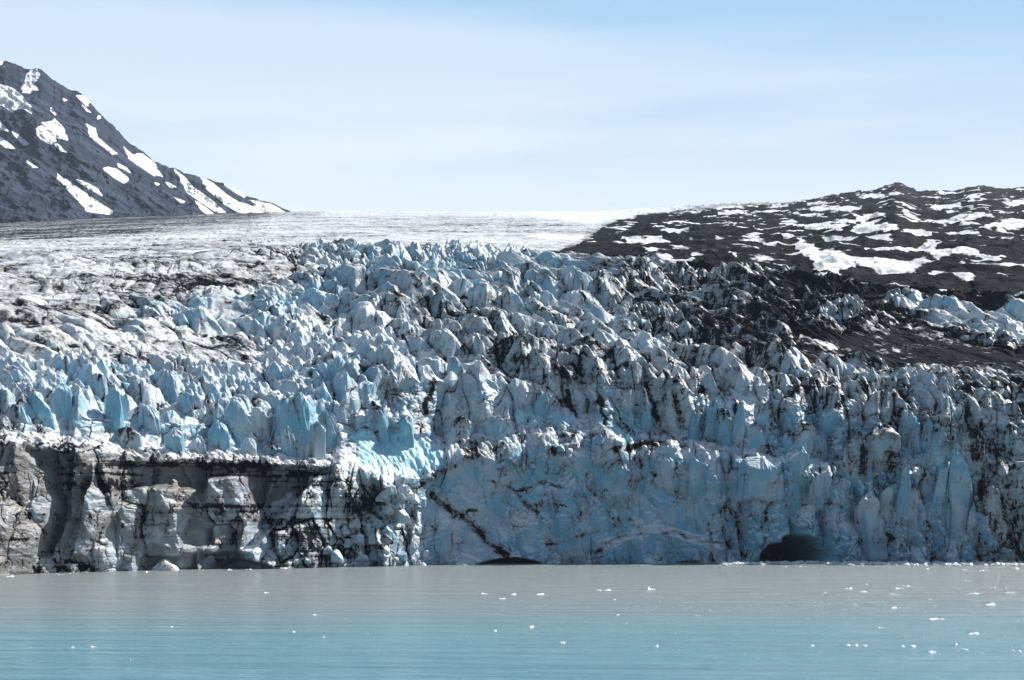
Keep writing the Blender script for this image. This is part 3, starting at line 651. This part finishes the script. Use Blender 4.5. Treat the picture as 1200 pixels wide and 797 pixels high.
# ------------------------------------------------------------------ water
def water_material():
    t = NT('silty_sea_water')
    pos = t.n('ShaderNodeNewGeometry').outputs['Position']
    sx = t.n('ShaderNodeSeparateXYZ'); t.l(pos, sx.inputs[0])
    big = t.noise(t.scaled(pos, (0.35, 1.6, 1)), 0.006, 6, 0.6, 0.4)
    y = t.math('ADD', sx.outputs[1], t.math('MULTIPLY', t.math('SUBTRACT', big, 0.5), 170.0))
    y = t.math('ADD', y, t.math('MULTIPLY', sx.outputs[0], -0.12))
    silt = t.mapr(y, 270.0, 480.0)
    n = t.noise(t.scaled(pos, (0.06, 1.0, 1)), 0.16, 6, 0.65)
    c = t.mix(silt, rgb(0.165, 0.365, 0.445), rgb(0.32, 0.325, 0.30))
    c = t.mix(t.math('MULTIPLY', t.mapr(n, 0.35, 0.65), 0.45), c, rgb(0.15, 0.27, 0.32))
    bs = t.n('ShaderNodeBsdfPrincipled'); t.l(c, bs.inputs['Base Color']); bs.inputs['Roughness'].default_value = 0.22; bs.inputs['IOR'].default_value = 1.33
    bs.inputs['Specular IOR Level'].default_value = 0.5
    h = t.math('ADD', t.noise(t.scaled(pos, (0.3, 1.0, 1)), 0.45, 6, 0.65), t.math('MULTIPLY', t.noise(t.scaled(pos, (0.12, 1.0, 1)), 0.10, 4, 0.5), 3.5))
    bp = t.n('ShaderNodeBump'); bp.inputs['Strength'].default_value = 1.0; bp.inputs['Distance'].default_value = 2.0; t.l(h, bp.inputs['Height'])
    t.l(bp.outputs[0], bs.inputs['Normal']); t.l(bs.outputs[0], t.out.inputs[0])
    return t.m
wco = np.array([(-4000, -600, 0), (4000, -600, 0), (4000, 1500, 0), (-4000, 1500, 0)], float)
w = mesh_np('water', wco, np.array([[0, 1, 2, 3]]), water_material()); tag(w, kind='structure')


# ------------------------------------------------------------------ ice floating on the water
_k0 = int(np.searchsorted(ZB[:seg[0], NC // 2], 0.0)); FOOT = Y[_k0 + 1:_k0 + 8].min(axis=0)
FOOT = np.array([FOOT[max(0, i - 4):i + 5].min() for i in range(NC)])
def foot_y(x): return float(np.interp(x, px, FOOT))
def floe_material():
    t = NT('floating_ice')
    pos = t.n('ShaderNodeNewGeometry').outputs['Position']
    at = t.n('ShaderNodeAttribute', attribute_name='ctl'); sep = t.n('ShaderNodeSeparateColor'); t.l(at.outputs['Color'], sep.inputs[0])
    n = t.noise(pos, 1.4, 5, 0.6)
    c = t.mix(t.mapr(t.math('ADD', sep.outputs[1], n), 0.7, 1.3), rgb(0.80, 0.83, 0.85), rgb(0.50, 0.72, 0.76))
    c = t.mix(t.mapr(t.math('ADD', sep.outputs[0], n), 0.85, 1.05), c, rgb(0.05, 0.045, 0.04))
    bs = t.n('ShaderNodeBsdfPrincipled'); t.l(c, bs.inputs['Base Color']); bs.inputs['Roughness'].default_value = 0.4
    bp = t.n('ShaderNodeBump'); bp.inputs['Strength'].default_value = 0.4; bp.inputs['Distance'].default_value = 0.15; t.l(n, bp.inputs['Height']); t.l(bp.outputs[0], bs.inputs['Normal'])
    t.l(bs.outputs[0], t.out.inputs[0]); return t.m
FLO = floe_material()
def floe(name, x, row, wpx, label, cat='ice floe', hk=0.26, lumps=3, dark=0.0, bluish=0.2, seed=0, group=None, depth=1.6):
    Yw = FPX * CAMH / (row - HZ); w = wpx * Yw / FPX; Yw = min(Yw, foot_y(x) - 0.45 * w * min(depth, 1.0)); mpp = Yw / FPX
    rg = np.random.RandomState(seed * 13 + 7); cos_ = []; fas = []; ct = []; base = 0
    for k in range(lumps):
        f = 1.0 if lumps == 1 else (0.75 if k == lumps // 2 else rg.uniform(0.28, 0.5))
        lw = w * f; lh = max(0.35, w * hk * (1.0 if k == 0 else rg.uniform(0.4, 0.9))) * 2
        co, fa = block(lw * 1.15, lw * depth, lh, seed * 31 + k, sub=3, rough=0.09, slant=0.8)
        off = 0 if lumps == 1 else (-0.5 + (k + 0.5) / lumps) * w * 0.6 + rg.uniform(-.06, .06) * w
        co = co + np.array([off, rg.uniform(-.4, .4) * lw, 0])
        c4 = np.zeros((len(co), 4)); c4[:, 0] = dark * (1.0 if (k != 0 or lumps == 1) else 0.2); c4[:, 1] = bluish * rg.uniform(0.3, 1.5); c4[:, 3] = 1
        cos_.append(co); fas.append(fa + base); ct.append(c4); base += len(co)
    o = mesh_np(name, np.vstack(cos_), np.vstack(fas), FLO, None, np.vstack(ct))
    o.location = ((x - 600) * mpp, Yw, 0.0)
    if label: tag(o, label, cat, group)
    return o
FLOES = [
    (633, 697, 17, 'large white two-humped floe in mid water, left of the widest ragged floe', 3, 0, 0.1),
    (707, 692, 25, 'widest ragged white floe, with a dark notch, in the middle of the silty water', 4, 0.25, 0.1),
    (763, 691, 20, 'long flat white sliver just right of the widest ragged floe', 3, 0, 0.1),
    (568, 696, 12, 'small rounded white floe left of the two-humped floe, upper one of its trio', 2, 0, 0.1),
    (588, 702, 12, 'small dark-speckled white floe, lowest of the trio left of centre', 2, 0.2, 0.1),
    (601, 697, 9, 'tiny pale floe right of the rounded one in the trio near the centre', 2, 0, 0.3),
    (721, 703, 7, 'tiny pale floe floating just below the widest ragged floe', 1, 0, 0.2),
    (725, 721, 7, 'tiny pale floe where silty water turns blue, below the widest ragged floe', 1, 0, 0.3),
    (622, 735, 10, 'pair-like small white floe on blue water left of centre bottom', 2, 0, 0.2),
    (581, 740, 6, 'faint small bluish floe, left neighbour of the pair-like floe on blue water', 1, 0, 0.7),
    (659, 754, 8, 'lone small white floe low in the middle of the blue water', 2, 0, 0.1),
    (770, 758, 6, 'lone tiny pale floe low on the blue water, right of centre', 1, 0, 0.3),
    (734, 731, 5, 'faint bluish speck of ice on blue water below the widest ragged floe', 1, 0, 0.7),
    (817, 722, 8, 'small pale double-lumped floe right of centre where the water turns blue', 2, 0, 0.2),
    (313, 695, 12, 'flat white floe alone on the grey water in front of the rubble slope', 2, 0, 0.1),
    (368, 721, 9, 'small lone white floe below right of the flat one before the rubble slope', 2, 0, 0.1),
    (110, 759, 17, 'largest white floe on the blue water at lower left', 3, 0, 0.1),
    (85, 759, 4, 'tiny pale crumb of ice beside the largest lower left floe', 1, 0, 0.3),
    (345, 741, 6, 'faint tiny pale floe left of centre, upper of two on blue water', 1, 0, 0.5),
    (380, 747, 6, 'faint tiny pale floe on blue water left of centre, the lower of two', 1, 0, 0.4),
    (201, 735, 4, 'tiny pale floe halfway between the lower left floe and the cliff', 1, 0, 0.4),
    (152, 774, 5, 'tiny pale floe nearest the bottom edge at lower left', 1, 0, 0.5),
    (1018, 685, 19, 'dirty floe with dark brown debris at both ends, below the ice cave', 3, 0.62, 0.1),
    (994, 690, 12, 'thin white floe just below left of the dirty brown floe', 2, 0, 0.2),
    (968, 695, 6, 'tiny white floe left of the thin one near the dirty brown floe', 1, 0, 0.2),
    (1011, 694, 12, 'thin pale floe right under the dirty brown floe', 2, 0, 0.4),
    (1062, 687, 14, 'upper white sliver of the ice cluster right of the dirty brown floe', 2, 0, 0.1),
    (1054, 690, 20, 'longer lower sliver of the ice cluster right of the dirty brown floe', 3, 0, 0.2),
    (1047, 697, 22, 'faint bluish string of ice below the cluster right of the dirty floe', 4, 0, 0.7),
    (1135, 681, 15, 'bright white floe on grey water near the right end of the cliff', 2, 0, 0.1),
    (1163, 689, 9, 'small white floe, left one of the close pair near the right edge', 2, 0, 0.2),
    (1179, 690, 6, 'small white floe, right one of the close pair near the right edge', 1, 0, 0.2),
    (1144, 696, 26, 'long broken string of pale ice below the bright floe at the right', 5, 0, 0.4),
    (1185, 695, 18, 'pale string of ice reaching the right edge of the picture', 4, 0, 0.5),
    (1161, 709, 20, 'long flat white floe at far right where the water turns blue', 4, 0, 0.2),
    (1089, 703, 5, 'tiny white floe left of the long flat one at far right', 1, 0, 0.3),
    (1002, 708, 5, 'tiny white floe at the edge of the blue water, below the cave', 1, 0, 0.2),
    (1048, 713, 13, 'bright white floe alone on blue water, right of centre', 2, 0, 0.1),
    (1096, 726, 36, 'longest and thinnest floe, a white strip with a dirty tail on blue water', 5, 0.12, 0.2),
    (1032, 736, 9, 'small bright floe alone on the open blue water at the right', 2, 0, 0.1),
    (1141, 743, 18, 'bright white strip of ice at lower right, right of the small lone floe', 3, 0, 0.1),
    (1123, 756, 11, 'white floe at lower right, largest of the crumbs under the bright strip', 2, 0, 0.1),
    (1130, 762, 9, 'bluish crumb directly below the white floe at lower right', 2, 0, 0.6),
    (1148, 766, 9, 'pale crumb of ice on the dark ripple line at lower right', 2, 0, 0.3),
    (1092, 765, 13, 'low pair of pale crumbs left of the dark ripple line', 3, 0, 0.4),
    (1058, 758, 8, 'left lump of the dirty speckled pair at the lower right', 2, 0.2, 0.3),
    (1070, 758, 11, 'right lump of the dirty speckled pair, with a dark grain', 2, 0.35, 0.3),
    (994, 757, 5, 'leftmost crumb of the row of three at the lower right', 1, 0, 0.3),
    (1003, 757, 7, 'middle crumb of the row of three at the lower right', 1, 0, 0.3),
    (1012, 757, 8, 'rightmost and largest crumb of the row of three at the lower right', 2, 0, 0.3),
    (952, 757, 6, 'lone pale crumb left of the row of three on blue water', 1, 0, 0.5),
    (1187, 763, 5, 'tiny pale crumb at the lower right edge, left one of two', 1, 0, 0.5),
    (1195, 764, 7, 'pale crumb at the lower right edge, right one of two', 2, 0, 0.4),
    (942, 664.5, 17, 'flat white floe close in front of the ice cave, right one of two', 2, 0, 0.1),
    (919, 664.3, 16, 'flat white floe close in front of the ice cave, left one of two', 2, 0, 0.1),
    (1130, 668, 10, 'small pale floe near the foot of the cliff, left one of three at the right', 2, 0, 0.2),
    (1150, 669, 11, 'pale floe near the foot of the cliff, middle one of three at the right', 2, 0, 0.2),
    (1190, 667, 16, 'pale slanted floe near the foot of the cliff at the right edge', 3, 0, 0.3),
    (1086, 667, 9, 'small white floe near the foot of the cliff, left of the group of three', 2, 0, 0.2),
    (10, 676, 11, 'small white floe at the foot of the cliff at the left edge', 2, 0, 0.1),
    (71, 673.5, 10, 'dull white floe at the foot of the cliff, second from the left edge', 2, 0.1, 0.2),
    (173, 670.5, 12, 'thin white floe at the cliff foot under the pointed fallen block', 2, 0, 0.1),
    (238, 669, 5, 'tiny white floe at the cliff foot right of the pointed block', 1, 0, 0.1),
    (269, 668, 11, 'white floe at the cliff foot before the dark low recess, left of two', 2, 0, 0.1),
    (290, 667.5, 10, 'white floe at the cliff foot before the dark low recess, right of two', 2, 0, 0.1),
    (792, 661.5, 9, 'small white floe at the cliff foot between the two caves', 2, 0, 0.1),
]

for k, (x, row, wpx, lab, lum, dk, bl_) in enumerate(FLOES):
    floe('ice_floe', x, row, wpx * 0.88, lab, 'ice floe', 0.065 if wpx > 14 else 0.10, lum, dk, bl_, k + 1, 'ice floes drifting on the water')
B_ = [(540, 662.0, 26, "broad white lump of ice in the water just right of the rubble slope", .13, .1, .1, 2, .8),
      (191, 668.0, 34, "dirty pointed fallen block at the cliff foot under the left wall", .48, .38, .2, 1, .8),
      (493, 662.0, 15, "bright white fallen block where the rubble slope meets the water", .5, .1, .1, 2, .8),
      (997, 661.2, 14, "pale green rounded block standing in the water right of the ice cave", .36, 0, 1.1, 1, .9),
      (972, 661.0, 16, "low white heap of ice in the water just right of the ice cave", .26, 0, .1, 3, .9),
      (1146, 661.0, 12, "pale green pointed block in the water near the right end of the cliff", .42, 0, .9, 2, .9),
      (925, 661.0, 18, "low white heap of ice in the mouth of the cave", .2, 0, .1, 3, .9)]
for k, (x, row, wpx, lab, hk, dk, bl_, lum, dp) in enumerate(B_):
    floe('fallen_ice_block', x, row, wpx, lab, 'ice block', hk, lum, dk, bl_, 200 + k, 'fallen ice blocks at the foot of the cliff', dp)
# brash ice: countless crumbs packed along the cliff foot and scattered as specks
def brash():
    rg = np.random.RandomState(5); cs, fs_, base = [], [], 0
    dirs, fa = ICO[3]
    pts = []
    for k in range(620):
        x = rg.uniform(845, 1260); row = float(W_(x)) + rg.exponential(0.35) + 0.25; pts.append((x, row, rg.uniform(3, 9), 0.34))
    for k in range(40):
        x = rg.uniform(0, 845); pts.append((x, float(W_(x)) + 0.4 + rg.rand() * .5, rg.uniform(1.0, 3.5), 0.15))
    for k in range(150):
        x = rg.triangular(300, 1250, 1260) if rg.rand() < .8 else rg.uniform(0, 1200); row = 664 + 110 * rg.rand() ** 1.2; pts.append((x, row, rg.uniform(0.5, 1.3), 0.12))
    for k in range(70):
        pts.append((rg.uniform(730, 1100), rg.normal(712, 4), rg.uniform(0.5, 1.2), 0.12))
    bm = bmesh.new(); bmesh.ops.create_icosphere(bm, subdivisions=1, radius=1.0)
    d0 = np.array([v.co[:] for v in bm.verts]); f0 = np.array([[v.index for v in f.verts] for f in bm.faces]); bm.free()
    for (x, row, wpx, hk) in pts:
        Yw = FPX * CAMH / (row - HZ); Yw = min(Yw, foot_y(x) - 2 - 42 * rg.rand() ** 1.4) if row < 663.5 else Yw; mpp = Yw / FPX; w = wpx * mpp
        co = d0 * (1 + 0.35 * rg.uniform(-1, 1, (len(d0), 1))) * np.array([w / 2, w * .5, max(0.18, w * hk)]) + np.array([(x - 600) * mpp, Yw, 0.0])
        cs.append(co); fs_.append(f0 + base); base += len(co)
    c4 = np.zeros((base, 4)); c4[:, 1] = 0.25; c4[:, 3] = 1
    o = mesh_np('brash_ice', np.vstack(cs), np.vstack(fs_), FLO, None, c4); tag(o, kind='stuff')
brash()

# ------------------------------------------------------------------ air
def haze():
    t = NT('thin_air_haze'); v = t.n('ShaderNodeVolumePrincipled'); v.inputs['Color'].default_value = rgb(0.70, 0.82, 1.0)
    v.inputs['Density'].default_value = 1.8e-5; v.inputs['Anisotropy'].default_value = 0.0
    t.l(v.outputs[0], t.out.inputs['Volume'])
    x0, x1, y0, y1, z0, z1 = -5600, 5600, -800, 8900, -5, 2750
    co = np.array([(x, y, z) for z in (z0, z1) for y in (y0, y1) for x in (x0, x1)], float)
    f = np.array([[0, 2, 3, 1], [4, 5, 7, 6], [0, 1, 5, 4], [2, 6, 7, 3], [0, 4, 6, 2], [1, 3, 7, 5]])
    tag(mesh_np('haze', co, f, t.m), kind='stuff')
haze()

# ------------------------------------------------------------------ sun, sky, camera
sun_dir = Vector((0.64, 0.40, 0.67)).normalized()
elev = math.asin(sun_dir.z); az = math.atan2(sun_dir.x, sun_dir.y)
L = bpy.data.lights.new('sun', 'SUN'); L.energy = 5.0; L.angle = math.radians(0.5); L.color = (1.0, 0.955, 0.89)
lo = bpy.data.objects.new('sun', L); C.objects.link(lo); lo.rotation_euler = (-sun_dir).to_track_quat('-Z', 'Y').to_euler()
wd = bpy.data.worlds.new('World'); bpy.context.scene.world = wd; wd.use_nodes = True
nt = wd.node_tree; nt.nodes.clear()
def wn_(ty, **k):
    x = nt.nodes.new(ty)
    for a, b in k.items(): setattr(x, a, b)
    return x
out = wn_('ShaderNodeOutputWorld'); bg = wn_('ShaderNodeBackground'); sk = wn_('ShaderNodeTexSky', sky_type='NISHITA')
sk.sun_disc = False; sk.sun_elevation = elev; sk.sun_rotation = az; sk.altitude = 0; sk.air_density = 1.0; sk.dust_density = 0.6; sk.ozone_density = 1.6
tc = wn_('ShaderNodeTexCoord'); mp_ = wn_('ShaderNodeMapping'); mp_.inputs['Scale'].default_value = (0.8, 0.8, 7.0); mp_.inputs['Rotation'].default_value = (0, -0.06, 0)
nt.links.new(tc.outputs['Generated'], mp_.inputs[0])
no = wn_('ShaderNodeTexNoise'); no.inputs['Scale'].default_value = 1.6; no.inputs['Detail'].default_value = 6; no.inputs['Roughness'].default_value = 0.5; nt.links.new(mp_.outputs[0], no.inputs['Vector'])
sz = wn_('ShaderNodeSeparateXYZ'); nt.links.new(tc.outputs['Generated'], sz.inputs[0])
mr = wn_('ShaderNodeMapRange'); mr.interpolation_type = 'SMOOTHSTEP'
for k, q in zip(('From Min', 'From Max', 'To Min', 'To Max'), (0.42, 0.66, 0.0, 0.5)): mr.inputs[k].default_value = q
nt.links.new(no.outputs['Fac'], mr.inputs['Value'])
mz = wn_('ShaderNodeMapRange'); mz.interpolation_type = 'SMOOTHSTEP'
for k, q in zip(('From Min', 'From Max', 'To Min', 'To Max'), (0.19, 0.32, 0.9, 0.0)): mz.inputs[k].default_value = q
nt.links.new(sz.outputs[2], mz.inputs['Value'])
ad = wn_('ShaderNodeMath', operation='ADD'); ad.use_clamp = True; nt.links.new(mr.outputs[0], ad.inputs[0]); nt.links.new(mz.outputs[0], ad.inputs[1])
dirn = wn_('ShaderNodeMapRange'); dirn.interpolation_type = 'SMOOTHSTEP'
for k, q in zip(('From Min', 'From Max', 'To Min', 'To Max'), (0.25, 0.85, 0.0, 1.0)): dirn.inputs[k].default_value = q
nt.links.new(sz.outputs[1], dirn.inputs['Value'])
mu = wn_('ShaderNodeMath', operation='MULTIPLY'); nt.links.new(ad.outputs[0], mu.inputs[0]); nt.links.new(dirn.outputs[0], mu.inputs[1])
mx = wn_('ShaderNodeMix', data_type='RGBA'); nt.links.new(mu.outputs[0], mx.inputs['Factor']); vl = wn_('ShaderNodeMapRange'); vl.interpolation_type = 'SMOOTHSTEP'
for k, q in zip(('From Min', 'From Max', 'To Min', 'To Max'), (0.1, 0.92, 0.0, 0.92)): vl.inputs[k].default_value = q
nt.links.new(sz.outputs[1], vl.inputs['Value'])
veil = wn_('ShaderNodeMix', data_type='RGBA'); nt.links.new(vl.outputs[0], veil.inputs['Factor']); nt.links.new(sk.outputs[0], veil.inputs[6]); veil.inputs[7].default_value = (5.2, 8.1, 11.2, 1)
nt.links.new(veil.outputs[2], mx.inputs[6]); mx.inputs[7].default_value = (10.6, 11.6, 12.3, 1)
nt.links.new(mx.outputs[2], bg.inputs['Color']); bg.inputs['Strength'].default_value = 0.06
nt.links.new(bg.outputs[0], out.inputs[0])

cd = bpy.data.cameras.new('camera'); cam = bpy.data.objects.new('camera', cd); C.objects.link(cam)
cam.location = (0, 0, CAMH); cam.rotation_euler = (math.radians(90), 0, 0)
cd.sensor_width = 36; cd.lens = 36 * FPX / 1200; cd.shift_y = (HZ - 398.5) / 1200; cd.clip_end = 30000; cd.clip_start = 1
S_ = bpy.context.scene; S_.camera = cam
S_.view_settings.view_transform = 'Standard'; S_.view_settings.look = 'None'; S_.view_settings.exposure = 0.55; S_.view_settings.gamma = 1
S_.cycles.max_bounces = 4; S_.cycles.diffuse_bounces = 2; S_.cycles.glossy_bounces = 2
S_.cycles.use_denoising = True
